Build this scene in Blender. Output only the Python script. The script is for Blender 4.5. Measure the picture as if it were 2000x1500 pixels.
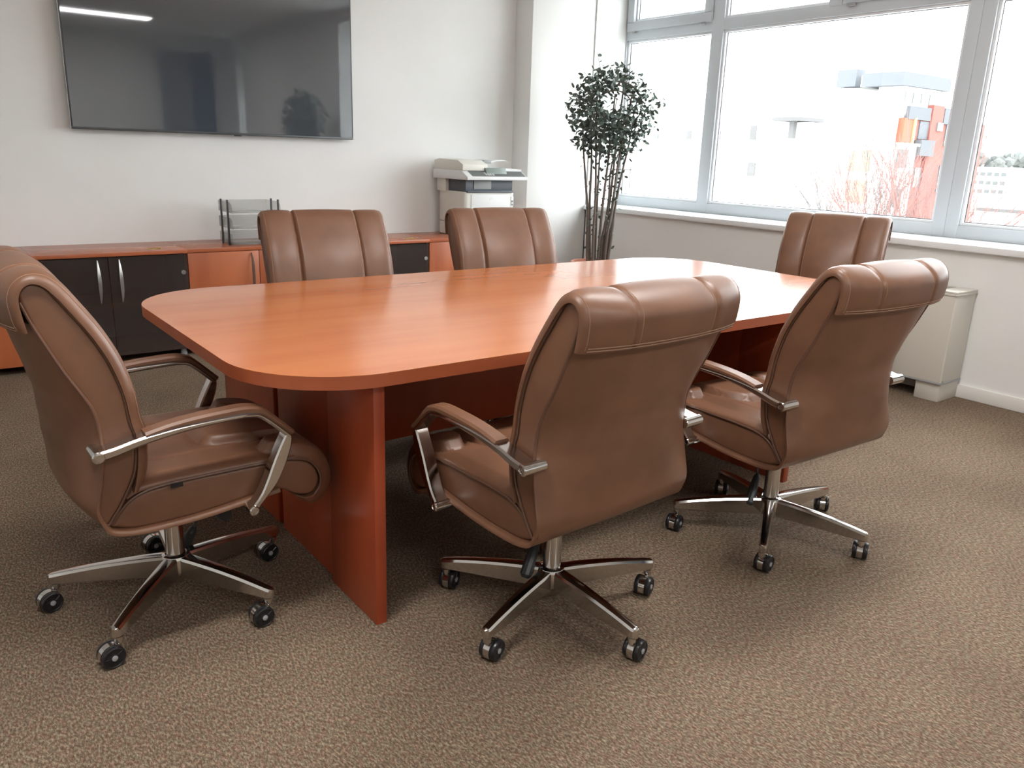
import bpy, bmesh, math, random
from mathutils import Vector, Matrix
random.seed(7)
D = bpy.data
sc = bpy.context.scene
for o in list(D.objects): D.objects.remove(o, do_unlink=True)
COL = sc.collection
PI = math.pi

# ------------------------------------------------------------------ camera
cam_d = D.cameras.new('camera'); cam = D.objects.new('camera', cam_d); COL.objects.link(cam)
cam_d.sensor_width = 36.0; cam_d.lens = 36.0*1574.4/2000.0; cam_d.clip_end = 500
Rr = Vector((0.79988, -0.59929, 0.03237)); Ru = Vector((0.14073, 0.23972, 0.96059)); Rf = Vector((0.58343, 0.7638, -0.27608))
M = Matrix(((Rr.x, Ru.x, -Rf.x, 0), (Rr.y, Ru.y, -Rf.y, 0), (Rr.z, Ru.z, -Rf.z, 1.30), (0, 0, 0, 1)))
cam.matrix_world = M
sc.camera = cam

# ------------------------------------------------------------------ world, exposure
SKY = 6.5
w = D.worlds.new('world'); sc.world = w; w.use_nodes = True
bg = w.node_tree.nodes['Background']; bg.inputs[0].default_value = (0.93, 0.965, 1.0, 1); bg.inputs[1].default_value = SKY
vs = sc.view_settings
vs.view_transform = 'Standard'; vs.look = 'None'; vs.gamma = 1.0; vs.use_curve_mapping = False
vs.exposure = 0.72
CEIL_LIGHT = 30.0

# ------------------------------------------------------------------ helpers
def setsharp(me, ang=35):
    for p in me.polygons: p.use_smooth = True
    try: me.set_sharp_from_angle(angle=math.radians(ang))
    except Exception: pass

def obj(name, bm, mat, parent=None, ang=35, recalc=True):
    if recalc: bmesh.ops.recalc_face_normals(bm, faces=bm.faces)
    me = D.meshes.new(name); bm.to_mesh(me); bm.free()
    if isinstance(mat, (list, tuple)):
        for m_ in mat: me.materials.append(m_)
    else: me.materials.append(mat)
    setsharp(me, ang)
    o = D.objects.new(name, me); COL.objects.link(o)
    if parent: o.parent = parent
    return o

def empty(name, loc=(0, 0, 0), rz=0, parent=None):
    o = D.objects.new(name, None); COL.objects.link(o); o.location = loc; o.rotation_euler = (0, 0, rz)
    o.empty_display_size = 0.05
    if parent: o.parent = parent
    return o

def tag(o, label=None, cat=None, group=None, kind=None):
    if label: o['label'] = label
    if cat: o['category'] = cat
    if group: o['group'] = group
    if kind: o['kind'] = kind
    return o

def struct(o): o['kind'] = 'structure'; return o

def box(bm, x0, x1, y0, y1, z0, z1, bev=0.0, seg=2):
    vs_ = [bm.verts.new((x, y, z)) for x in (x0, x1) for y in (y0, y1) for z in (z0, z1)]
    F = [(0, 1, 3, 2), (4, 6, 7, 5), (0, 4, 5, 1), (2, 3, 7, 6), (0, 2, 6, 4), (1, 5, 7, 3)]
    fs = [bm.faces.new([vs_[i] for i in f]) for f in F]
    if bev > 0:
        es = list({e for f in fs for e in f.edges})
        bmesh.ops.bevel(bm, geom=es, offset=bev, segments=seg, profile=0.5, affect='EDGES')
    return vs_

def bx(name, x0, x1, y0, y1, z0, z1, mat, parent=None, bev=0.0, seg=2):
    bm = bmesh.new(); box(bm, x0, x1, y0, y1, z0, z1, bev, seg)
    return obj(name, bm, mat, parent)

def frame_axes(d):
    d = d.normalized(); up = Vector((0, 0, 1)) if abs(d.z) < 0.95 else Vector((1, 0, 0))
    s = d.cross(up).normalized(); u = s.cross(d).normalized()
    return s, u

def tube(bm, pts, r, n=8, cap=True):
    pts = [Vector(p) for p in pts]; rs = r if isinstance(r, (list, tuple)) else [r]*len(pts)
    rings = []; s = None
    for i, p in enumerate(pts):
        d = (pts[min(i+1, len(pts)-1)] - pts[max(i-1, 0)])
        if d.length < 1e-9: d = Vector((0, 0, 1))
        d.normalize()
        if s is None: s, u = frame_axes(d)
        else:
            s = (s - d*s.dot(d));
            if s.length < 1e-6: s, u = frame_axes(d)
            s.normalize()
        u = d.cross(s)
        rings.append([bm.verts.new(p + (s*math.cos(2*PI*k/n) + u*math.sin(2*PI*k/n))*rs[i]) for k in range(n)])
    for a, b in zip(rings, rings[1:]):
        for k in range(n): bm.faces.new((a[k], a[(k+1) % n], b[(k+1) % n], b[k]))
    if cap:
        bm.faces.new(rings[0][::-1]); bm.faces.new(rings[-1])

def lathe(bm, prof, n=24, c=(0, 0, 0), axis='z', cap=True):
    c = Vector(c); rings = []
    for r, h in prof:
        ring = []
        for k in range(n):
            a = 2*PI*k/n; x, y = r*math.cos(a), r*math.sin(a)
            v = (x, y, h) if axis == 'z' else ((h, x, y) if axis == 'x' else (x, h, y))
            ring.append(bm.verts.new(c + Vector(v)))
        rings.append(ring)
    for a, b in zip(rings, rings[1:]):
        for k in range(n): bm.faces.new((a[k], a[(k+1) % n], b[(k+1) % n], b[k]))
    if cap:
        bm.faces.new(rings[0][::-1]); bm.faces.new(rings[-1])

def catmull(P, n=6):
    P = [Vector(p) for p in P]; out = []
    for i in range(len(P)-1):
        p0 = P[max(i-1, 0)]; p1 = P[i]; p2 = P[i+1]; p3 = P[min(i+2, len(P)-1)]
        for k in range(n):
            t = k/n
            out.append(0.5*((2*p1) + (-p0+p2)*t + (2*p0-5*p1+4*p2-p3)*t*t + (-p0+3*p1-3*p2+p3)*t**3))
    out.append(P[-1]); return out

def bar(bm, path, wid, th, seg_bev=0.003, wf=None, tf=None):
    """flat bar swept along a path of (y, z) points, centred on x=0; wid along x, th across"""
    path = [Vector((0, p[0], p[1])) for p in path]; rings = []; n = len(path)
    for i, p in enumerate(path):
        d = (path[min(i+1, n-1)] - path[max(i-1, 0)]).normalized(); nrm = Vector((0, -d.z, d.y))
        t = i/(n-1); W = (wid*(wf(t) if wf else 1))/2; T = (th*(tf(t) if tf else 1))/2; b = min(seg_bev, T*0.9)
        prof = [(-W+b, -T), (W-b, -T), (W, -T+b), (W, T-b), (W-b, T), (-W+b, T), (-W, T-b), (-W, -T+b)]
        rings.append([bm.verts.new(p + Vector((a, 0, 0)) + nrm*c) for a, c in prof])
    for a, b in zip(rings, rings[1:]):
        m = len(a)
        for k in range(m): bm.faces.new((a[k], a[(k+1) % m], b[(k+1) % m], b[k]))
    bm.faces.new(rings[0][::-1]); bm.faces.new(rings[-1])

# ------------------------------------------------------------------ materials
def mat(name, color, rough=0.5, metal=0.0, spec=0.5, coat=0.0, coat_r=0.1, emis=None, emis_s=0):
    m = D.materials.new(name); m.use_nodes = True; b = m.node_tree.nodes['Principled BSDF']
    b.inputs['Base Color'].default_value = (*color, 1); b.inputs['Roughness'].default_value = rough
    b.inputs['Metallic'].default_value = metal; b.inputs['Specular IOR Level'].default_value = spec
    b.inputs['Coat Weight'].default_value = coat; b.inputs['Coat Roughness'].default_value = coat_r
    if emis: b.inputs['Emission Color'].default_value = (*emis, 1); b.inputs['Emission Strength'].default_value = emis_s
    return m

def nodes(m): return m.node_tree.nodes, m.node_tree.links, m.node_tree.nodes['Principled BSDF']

def noise_mix(m, c1, c2, scale, stretch=(1, 1, 1), detail=4, lo=0.35, hi=0.65, rough=0.5, bump=0.0, bscale=None, bdist=0.002, coord='Object'):
    N, L, b = nodes(m)
    tc = N.new('ShaderNodeTexCoord'); mp = N.new('ShaderNodeMapping'); mp.inputs['Scale'].default_value = stretch
    L.new(tc.outputs[coord], mp.inputs[0])
    nz = N.new('ShaderNodeTexNoise'); nz.inputs['Scale'].default_value = scale; nz.inputs['Detail'].default_value = detail
    nz.inputs['Roughness'].default_value = rough; L.new(mp.outputs[0], nz.inputs['Vector'])
    cr = N.new('ShaderNodeValToRGB'); cr.color_ramp.elements[0].position = lo; cr.color_ramp.elements[1].position = hi
    cr.color_ramp.elements[0].color = (*c1, 1); cr.color_ramp.elements[1].color = (*c2, 1)
    L.new(nz.outputs['Fac'], cr.inputs[0]); L.new(cr.outputs[0], b.inputs['Base Color'])
    if bump:
        n2 = N.new('ShaderNodeTexNoise'); n2.inputs['Scale'].default_value = bscale or scale; n2.inputs['Detail'].default_value = 3
        L.new(tc.outputs[coord], n2.inputs['Vector'])
        bp = N.new('ShaderNodeBump'); bp.inputs['Strength'].default_value = bump; bp.inputs['Distance'].default_value = bdist
        L.new(n2.outputs['Fac'], bp.inputs['Height']); L.new(bp.outputs[0], b.inputs['Normal'])
    return m

def wood(name, axis, rough=0.3, dark=(0.30, 0.062, 0.022), lite=(0.52, 0.150, 0.055), spec=0.5, coat=0.0):
    m = mat(name, lite, rough, spec=spec, coat=coat, coat_r=0.12); N, L, b = nodes(m)
    st = {'x': (0.35, 3.2, 3.2), 'y': (3.2, 0.35, 3.2), 'z': (3.2, 3.2, 0.35)}[axis]
    fine = {'x': (1.2, 11, 11), 'y': (11, 1.2, 11), 'z': (11, 11, 1.2)}[axis]
    tc = N.new('ShaderNodeTexCoord')
    def nz(s, sc_, det):
        mp = N.new('ShaderNodeMapping'); mp.inputs['Scale'].default_value = s; L.new(tc.outputs['Object'], mp.inputs[0])
        t = N.new('ShaderNodeTexNoise'); t.inputs['Scale'].default_value = sc_; t.inputs['Detail'].default_value = det
        t.inputs['Distortion'].default_value = 0.0
        L.new(mp.outputs[0], t.inputs['Vector']); return t
    a = nz(st, 2.0, 3); f = nz(fine, 2.0, 2); p = nz((1, 1, 1), 2.5, 2)
    cr = N.new('ShaderNodeValToRGB'); e = cr.color_ramp.elements
    e[0].position = 0.27; e[0].color = (*dark, 1); e[1].position = 0.73; e[1].color = (*lite, 1)
    k = e.new(0.5); k.color = (*[dark[i]*0.35+lite[i]*0.65 for i in range(3)], 1)
    mx = N.new('ShaderNodeMix'); mx.data_type = 'FLOAT'; mx.inputs[0].default_value = 0.3
    L.new(a.outputs['Fac'], mx.inputs[2]); L.new(f.outputs['Fac'], mx.inputs[3])
    mx2 = N.new('ShaderNodeMix'); mx2.data_type = 'FLOAT'; mx2.inputs[0].default_value = 0.25
    L.new(mx.outputs[0], mx2.inputs[2]); L.new(p.outputs['Fac'], mx2.inputs[3])
    L.new(mx2.outputs[0], cr.inputs[0]); L.new(cr.outputs[0], b.inputs['Base Color'])
    return m

WALL = noise_mix(mat('wall_paint', (0.8, 0.79, 0.77), 0.85), (0.785, 0.79, 0.775), (0.815, 0.82, 0.81), 2.0, bump=0.08, bscale=160, bdist=0.001)
CEIL = mat('ceiling_paint', (0.82, 0.82, 0.81), 0.9)
WHITE = mat('white_plastic', (0.78, 0.80, 0.83), 0.35)
FRAME = mat('window_frame', (0.56, 0.60, 0.64), 0.35)
SILL = mat('sill_white', (0.80, 0.82, 0.83), 0.3)
GASK = mat('gasket', (0.12, 0.12, 0.13), 0.6)
TRIM = mat('trim_white', (0.78, 0.77, 0.74), 0.45)
LEATHER = noise_mix(mat('leather', (0.17, 0.075, 0.042), 0.40, spec=0.5), (0.150, 0.070, 0.039), (0.182, 0.085, 0.047), 9.0, bump=0.12, bscale=420, bdist=0.0008)
PIPE = mat('leather_piping', (0.11, 0.052, 0.032), 0.45)
STITCH = mat('thread', (0.30, 0.18, 0.12), 0.8)
CHROME = mat('chrome', (0.62, 0.60, 0.58), 0.12, metal=1.0)
CHROME2 = mat('chrome_soft', (0.60, 0.58, 0.57), 0.18, metal=1.0)
BLACK = mat('black_plastic', (0.012, 0.012, 0.014), 0.32)
BLACKG = mat('dark_plastic', (0.035, 0.04, 0.042), 0.4)
GREYC = mat('cap_grey', (0.33, 0.34, 0.35), 0.45)
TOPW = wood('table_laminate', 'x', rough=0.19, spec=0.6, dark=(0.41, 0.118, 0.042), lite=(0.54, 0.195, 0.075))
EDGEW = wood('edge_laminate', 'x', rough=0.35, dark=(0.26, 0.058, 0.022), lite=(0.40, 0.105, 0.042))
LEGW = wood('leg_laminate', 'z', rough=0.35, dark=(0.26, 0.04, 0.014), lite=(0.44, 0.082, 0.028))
CABX = wood('cabinet_top_laminate', 'x', rough=0.25, dark=(0.38, 0.105, 0.046), lite=(0.47, 0.142, 0.064))
CABZ = wood('cabinet_laminate', 'z', rough=0.35, dark=(0.30, 0.065, 0.024), lite=(0.52, 0.155, 0.058))
CABIN = mat('cabinet_inside', (0.30, 0.10, 0.05), 0.5)
NOTE = mat('yellow_note', (0.85, 0.66, 0.22), 0.7)
SCREEN = mat('tv_screen', (0.058, 0.067, 0.078), 0.025, spec=0.9); SCREEN.node_tree.nodes['Principled BSDF'].inputs['IOR'].default_value = 1.75
BEZEL = mat('tv_bezel', (0.05, 0.055, 0.06), 0.35)
SILVER = mat('silver', (0.6, 0.6, 0.6), 0.3, metal=0.9)
CREAM = mat('cream_metal', (0.60, 0.575, 0.51), 0.4)
CREAMD = mat('cream_grille', (0.42, 0.41, 0.37), 0.5)
PRN = mat('printer_white', (0.70, 0.68, 0.62), 0.45)
PRNF = mat('printer_front', (0.74, 0.75, 0.75), 0.4)
PRND = mat('printer_dark', (0.075, 0.085, 0.105), 0.45)
PRNG = mat('printer_grey', (0.30, 0.32, 0.32), 0.45)
TRAYP = mat('tray_post', (0.04, 0.04, 0.045), 0.35)
POT = mat('terracotta', (0.50, 0.20, 0.13), 0.6)
SOIL = mat('soil', (0.05, 0.035, 0.025), 0.95)
STEM = mat('stem_bark', (0.15, 0.12, 0.10), 0.8)
LEAF = noise_mix(mat('leaf', (0.06, 0.09, 0.06), 0.45), (0.06, 0.085, 0.068), (0.11, 0.15, 0.12), 6.0)

def glassy(name, tint, gloss=0.035, rough=0.02, transp=1.0):
    m = D.materials.new(name); m.use_nodes = True; N = m.node_tree.nodes; L = m.node_tree.links; N.clear()
    out = N.new('ShaderNodeOutputMaterial'); t = N.new('ShaderNodeBsdfTransparent'); t.inputs[0].default_value = (*tint, 1)
    g = N.new('ShaderNodeBsdfGlossy'); g.inputs['Roughness'].default_value = rough
    lw = N.new('ShaderNodeLayerWeight'); lw.inputs[0].default_value = 0.5
    p5 = N.new('ShaderNodeMath'); p5.operation = 'POWER'; p5.inputs[1].default_value = 5; L.new(lw.outputs['Facing'], p5.inputs[0])
    ma = N.new('ShaderNodeMath'); ma.operation = 'MULTIPLY_ADD'; ma.inputs[1].default_value = 0.9; ma.inputs[2].default_value = gloss; L.new(p5.outputs[0], ma.inputs[0])
    mx = N.new('ShaderNodeMixShader'); L.new(ma.outputs[0], mx.inputs[0]); L.new(t.outputs[0], mx.inputs[1]); L.new(g.outputs[0], mx.inputs[2])
    L.new(mx.outputs[0], out.inputs[0]); return m
GLASS = glassy('window_glass', (0.97, 0.985, 0.98))

def tinted(name, col, a, rough=0.2):
    m = mat(name, col, rough); N, L, b = nodes(m); b.inputs['Alpha'].default_value = a; return m
TRAYM = tinted('smoky_acrylic', (0.30, 0.31, 0.29), 0.27)

DARKGLASS = tinted('smoked_glass', (0.060, 0.047, 0.043), 0.58, 0.10)
# carpet
CARPET = mat('carpet', (0.12, 0.09, 0.07), 0.95, spec=0.15); N, L, b = nodes(CARPET)
tc = N.new('ShaderNodeTexCoord')
n1 = N.new('ShaderNodeTexNoise'); n1.inputs['Scale'].default_value = 190; n1.inputs['Detail'].default_value = 5; n1.inputs['Roughness'].default_value = 0.75
mpc = N.new('ShaderNodeMapping'); mpc.inputs['Scale'].default_value = (1.0, 0.45, 1); mpc.inputs['Rotation'].default_value = (0, 0, 0.5)
L.new(tc.outputs['Object'], mpc.inputs[0]); L.new(mpc.outputs[0], n1.inputs['Vector'])
n2 = N.new('ShaderNodeTexNoise'); n2.inputs['Scale'].default_value = 2.2; n2.inputs['Detail'].default_value = 4; L.new(tc.outputs['Object'], n2.inputs['Vector'])
cr = N.new('ShaderNodeValToRGB'); e = cr.color_ramp.elements
e[0].position = 0.36; e[0].color = (0.085, 0.056, 0.038, 1); e[1].position = 0.64; e[1].color = (0.39, 0.318, 0.245, 1)
k = e.new(0.5); k.color = (0.175, 0.134, 0.099, 1)
L.new(n1.outputs['Fac'], cr.inputs[0])
cr2 = N.new('ShaderNodeValToRGB'); cr2.color_ramp.elements[0].position = 0.35; cr2.color_ramp.elements[1].position = 0.65
cr2.color_ramp.elements[0].color = (0.90, 0.86, 0.84, 1); cr2.color_ramp.elements[1].color = (1.06, 1.04, 1.0, 1)
L.new(n2.outputs['Fac'], cr2.inputs[0])
n3 = N.new('ShaderNodeTexNoise'); n3.inputs['Scale'].default_value = 95; n3.inputs['Detail'].default_value = 3; L.new(mpc.outputs[0], n3.inputs['Vector'])
cr3 = N.new('ShaderNodeValToRGB'); e3 = cr3.color_ramp.elements; e3[0].position = 0.40; e3[0].color = (1.08, 0.95, 0.94, 1); e3[1].position = 0.60; e3[1].color = (0.95, 1.02, 0.98, 1)
L.new(n3.outputs['Fac'], cr3.inputs[0])
m3 = N.new('ShaderNodeMix'); m3.data_type = 'RGBA'; m3.blend_type = 'MULTIPLY'; m3.inputs[0].default_value = 1
L.new(cr.outputs[0], m3.inputs[6]); L.new(cr3.outputs[0], m3.inputs[7])
mm = N.new('ShaderNodeMix'); mm.data_type = 'RGBA'; mm.blend_type = 'MULTIPLY'; mm.inputs[0].default_value = 1
L.new(m3.outputs[2], mm.inputs[6]); L.new(cr2.outputs[0], mm.inputs[7]); L.new(mm.outputs[2], b.inputs['Base Color'])
bp = N.new('ShaderNodeBump'); bp.inputs['Strength'].default_value = 0.7; bp.inputs['Distance'].default_value = 0.004
L.new(n1.outputs['Fac'], bp.inputs['Height']); L.new(bp.outputs[0], b.inputs['Normal'])

# ------------------------------------------------------------------ room shell
XW, YP, YB, XG = 4.87, 5.40, 5.62, 5.22
XL, YF, ZC = -2.6, -3.6, 2.95
struct(bx('floor', XL-0.2, XW+0.45, YF-0.2, YB+0.2, -0.2, 0, CARPET))
struct(bx('ceiling', XL-0.2, XW+0.5, YF-0.2, YB+0.2, ZC, ZC+0.15, CEIL))
struct(bx('wall_back', XL-0.2, XW+0.5, YB, YB+0.2, 0, ZC, WALL))
struct(bx('wall_left', XL-0.2, XL, YF, YB, 0, ZC, WALL))
struct(bx('wall_front', XL-0.2, XW+0.5, YF-0.2, YF, 0, ZC, WALL))
struct(bx('wall_right', XW, XW+0.48, YF, YP, 0, 0.84, WALL))
struct(bx('wall_right_top', XW, XW+0.48, YF, YP, 2.80, ZC, WALL))
bm = bmesh.new(); box(bm, 4.21, XW, YP, YB, 0, ZC, 0.006, 2); box(bm, XW, XW+0.5, YP-0.012, YB, 0, ZC)
struct(obj('wall_pillar', bm, WALL))
struct(bx('trim_1', 4.835, XG+0.01, YF, YP-0.012, 0.84, 0.88, SILL, None, 0.006, 3))
struct(bx('baseboard_right', XW-0.016, XW, YF, YP, 0, 0.078, TRIM, None, 0.004))
struct(bx('baseboard_back', 4.01, 4.21, YB-0.016, YB, 0, 0.078, TRIM, None, 0.004))
struct(bx('baseboard_pillar', 4.194, XW-0.016, YP-0.016, YP, 0, 0.078, TRIM, None, 0.004))

# ------------------------------------------------------------------ windows
def window(name, ya, yb, mull, fixed_first):
    """ya > yb ; mull = list of (y_hi, y_lo) vertical members below and above the transom"""
    bm = bmesh.new(); d0, d1 = XG, XG+0.075
    zb, zt0, zt1, ztop = 0.88, 2.244, 2.325, 2.80
    box(bm, d0, d1, yb, ya, zb, 0.957, 0.004); box(bm, d0, d1, yb, ya, zt0, zt1, 0.004); box(bm, d0, d1, yb, ya, ztop-0.07, ztop, 0.004)
    for a, b_ in mull: box(bm, d0-0.002, d1, b_, a, zb, ztop, 0.004)
    o = struct(obj(name, bm, FRAME))
    cuts = [ya-0.0] + [v for m_ in mull for v in m_] + [yb]
    cells = [(cuts[i], cuts[i+1]) for i in range(0, len(cuts)-1, 2) if cuts[i]-cuts[i+1] > 0.05]
    for i, (a, b_) in enumerate(cells):
        for (z0, z1, kind) in ((0.957, zt0, 'fixed'), (zt1, ztop-0.07, 'sash' if (i % 2 == 0) == fixed_first else 'fixed')):
            A, B, Z0, Z1 = a, b_, z0, z1
            if kind == 'sash':
                s = bmesh.new(); g = 0.075; q = 0.004
                box(s, d0-0.018, d1-0.01, B+q, A-q, Z0-0.012, Z0+g-0.012, 0.005); box(s, d0-0.018, d1-0.01, B+q, A-q, Z1-g, Z1-q, 0.005)
                box(s, d0-0.018, d1-0.01, A-q-g, A-q, Z0+0.05, Z1-0.05, 0.005); box(s, d0-0.018, d1-0.01, B+q, B+q+g, Z0+0.05, Z1-0.05, 0.005)
                so = obj('sash', s, FRAME, o)
                for yy in (A-0.11, B+0.06):
                    bx('hinge', d0-0.028, d0-0.010, yy, yy+0.03, Z0-0.028, Z0-0.012, GREYC, so, 0.002)
                A -= g; B += g; Z0 += g-0.01; Z1 -= g
            # glazing bead and gasket
            s = bmesh.new(); t = 0.018; x0, x1 = d0+0.014, d0+0.036
            box(s, x0, x1, B, A, Z0, Z0+t, 0.003); box(s, x0, x1, B, A, Z1-t, Z1, 0.003); box(s, x0, x1, A-t, A, Z0+t, Z1-t, 0.003); box(s, x0, x1, B, B+t, Z0+t, Z1-t, 0.003)
            obj('glazing_bead', s, WHITE, o)
            s = bmesh.new(); t2 = t+0.005; x0, x1 = d0+0.034, d0+0.039
            box(s, x0, x1, B+t, A-t, Z0+t, Z0+t2); box(s, x0, x1, B+t, A-t, Z1-t2, Z1-t); box(s, x0, x1, A-t2, A-t, Z0+t2, Z1-t2); box(s, x0, x1, B+t, B+t2, Z0+t2, Z1-t2)
            obj('gasket', s, GASK, o)
            bx('glass_pane', d0+0.039, d0+0.045, B+0.008, A-0.008, Z0+0.008, Z1-0.008, GLASS, o)
    return o
window('window_1', 5.388, 2.454, [(5.388, 5.376), (4.455, 4.346), (2.532, 2.454)], True)
window('window_2', 2.454, 0.85, [(2.454, 2.376), (0.93, 0.85)], False)
window('added_slit_window', -2.70, -3.10, [(-2.70, -2.76), (-3.04, -3.10)], True)  # guessed corner slit, added for the bright line mirrored in the television
struct(bx('wall_pier', XW-0.02, XW+0.46, -2.70, 0.85, 0.88, 2.80, WALL)); struct(bx('wall_pier_front', XW, XW+0.46, YF, -3.10, 0.88, 2.80, WALL))
def curtain(x0, x1, m, lb):  # guessed hangings, added to give the television its vertical reflected strips
    bm = bmesh.new(); n = 60; rows = []
    for z in (0.05, 1.4, 2.7):
        rows.append([bm.verts.new((x0+(x1-x0)*k/n, YF+0.10+0.03*math.sin(k*0.9)+0.01*math.sin(k*2.3+z), z)) for k in range(n+1)])
    for a, b_ in zip(rows, rows[1:]):
        for k in range(n): bm.faces.new((a[k], a[k+1], b_[k+1], b_[k]))
    bmesh.ops.solidify(bm, geom=bm.faces[:], thickness=0.004)
    tag(obj('curtain', bm, m, ang=80), lb, 'curtain')
curtain(3.75, 4.22, mat('curtain_grey', (0.62, 0.66, 0.70), 0.9), 'pale grey curtain at the far corner, a guess added for the strips reflected in the television')
curtain(4.26, 4.62, mat('curtain_blue', (0.10, 0.24, 0.55), 0.9), 'blue curtain, a guess added for the strips reflected in the television')
# extra vertical member and opening light over the big bay (seen at the top edge)
bm = bmesh.new(); box(bm, XG-0.003, XG+0.073, 3.37, 3.47, 2.31, 2.74, 0.004); obj('mullion', bm, FRAME, D.objects['window_1'])
bm = bmesh.new()
box(bm, XG-0.018, XG+0.06, 2.54, 3.36, 2.313, 2.388, 0.005); box(bm, XG-0.018, XG+0.06, 3.29, 3.36, 2.38, 2.72, 0.005)
sb = obj('sash', bm, FRAME, D.objects['window_1']); bx('hinge', XG-0.03, XG-0.012, 3.26, 3.32, 2.293, 2.311, GREYC, sb, 0.002)

# ------------------------------------------------------------------ conference table
T = empty('conference_table', (2.10, 2.50, 0)); tag(T, 'long cherry laminate meeting table with rounded corners and panel legs', 'table')
def rrect(x0, x1, y0, y1, r, n=14):
    P = []
    for cx, cy, a0 in ((x1-r, y1-r, 0), (x0+r, y1-r, 90), (x0+r, y0+r, 180), (x1-r, y0+r, 270)):
        for k in range(n+1):
            a = math.radians(a0+90*k/n); P.append((cx+r*math.cos(a), cy+r*math.sin(a)))
    return P
def prism(bm, P, z0, z1, bev=0):
    lo = [bm.verts.new((x, y, z0)) for x, y in P]; hi = [bm.verts.new((x, y, z1)) for x, y in P]
    n = len(P); f1 = bm.faces.new(lo[::-1]); f2 = bm.faces.new(hi)
    for k in range(n): bm.faces.new((lo[k], lo[(k+1) % n], hi[(k+1) % n], hi[k]))
    if bev: bmesh.ops.bevel(bm, geom=list(f1.edges)+list(f2.edges), offset=bev, segments=2, profile=0.5, affect='EDGES')
TX0, TX1, TY0, TY1 = 0.637-2.10, 3.585-2.10, 1.767-2.5, 3.235-2.5
bm = bmesh.new(); prism(bm, rrect(TX0, TX1, TY0, TY1, 0.32), 0.748, 0.750)
top = obj('tabletop', bm, TOPW, T)
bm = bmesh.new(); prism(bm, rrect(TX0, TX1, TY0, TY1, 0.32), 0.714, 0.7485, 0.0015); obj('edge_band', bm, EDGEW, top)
def tleg(x0, sgn):
    bm = bmesh.new()
    a = x0-2.10
    box(bm, a, a+0.033, 1.81-2.5, 2.10-2.5, 0.0, 0.714, 0.0015)
    s = 0.018 if sgn > 0 else 0.0
    box(bm, a+s, a+s+0.028-0.01, 2.10-2.5, 2.54-2.5, 0.0, 0.714, 0.0)
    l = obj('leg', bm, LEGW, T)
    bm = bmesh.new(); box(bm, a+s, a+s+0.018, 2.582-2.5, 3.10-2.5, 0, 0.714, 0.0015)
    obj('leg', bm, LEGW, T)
    return l
tleg(0.93, 1); tleg(2.832, -1)
bx('leg_spacer', 0.965-2.10, 0.99-2.10, 0.02, 0.10, 0, 0.714, CABIN, T)
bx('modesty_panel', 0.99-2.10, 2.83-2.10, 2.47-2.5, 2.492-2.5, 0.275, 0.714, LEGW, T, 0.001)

# ------------------------------------------------------------------ cabinets
YC = 5.14
def cab_wood(x0, x1, label):
    c = empty('storage_cabinet', (x0, YC, 0)); tag(c, label, 'cabinet', 'low cherry cabinets along the wall'); W = x1-x0
    bm = bmesh.new(); box(bm, 0.001, 0.019, 0.02, 0.475, 0.05, 0.645); box(bm, W-0.019, W-0.001, 0.02, 0.475, 0.05, 0.645)
    box(bm, 0.019, W-0.019, 0.02, 0.475, 0.05, 0.068); box(bm, 0.019, W-0.019, 0.46, 0.475, 0.068, 0.645)
    obj('carcass', bm, CABZ, c)
    bx('cabinet_top', 0.0, W-0.001, 0.0, 0.475, 0.645, 0.667, CABX, c, 0.0015)
    for s in (0, 1):
        d = bx('door', 0.002+s*W/2, W/2-0.002+s*W/2, 0.0, 0.018, 0.052, 0.642, CABZ, c, 0.001)
        hx = W/2-0.05 if s == 0 else W/2+0.05
        bm = bmesh.new(); bar(bm, [(0.0, 0.32), (-0.018, 0.36), (-0.028, 0.43), (-0.030, 0.49), (-0.028, 0.55), (-0.018, 0.60), (0.0, 0.63)], 0.014, 0.006, wf=lambda t: 0.5+0.9*math.sin(PI*t))
        for v in bm.verts: v.co.x += hx
        obj('handle', bm, PIPE, d)
    for fx in (0.05, W-0.05):
        for fy in (0.06, 0.42):
            bm = bmesh.new(); lathe(bm, [(0.018, 0), (0.02, 0.01), (0.016, 0.05)], 12, (fx, fy, 0)); obj('foot', bm, BLACKG, c)
    return c
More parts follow.
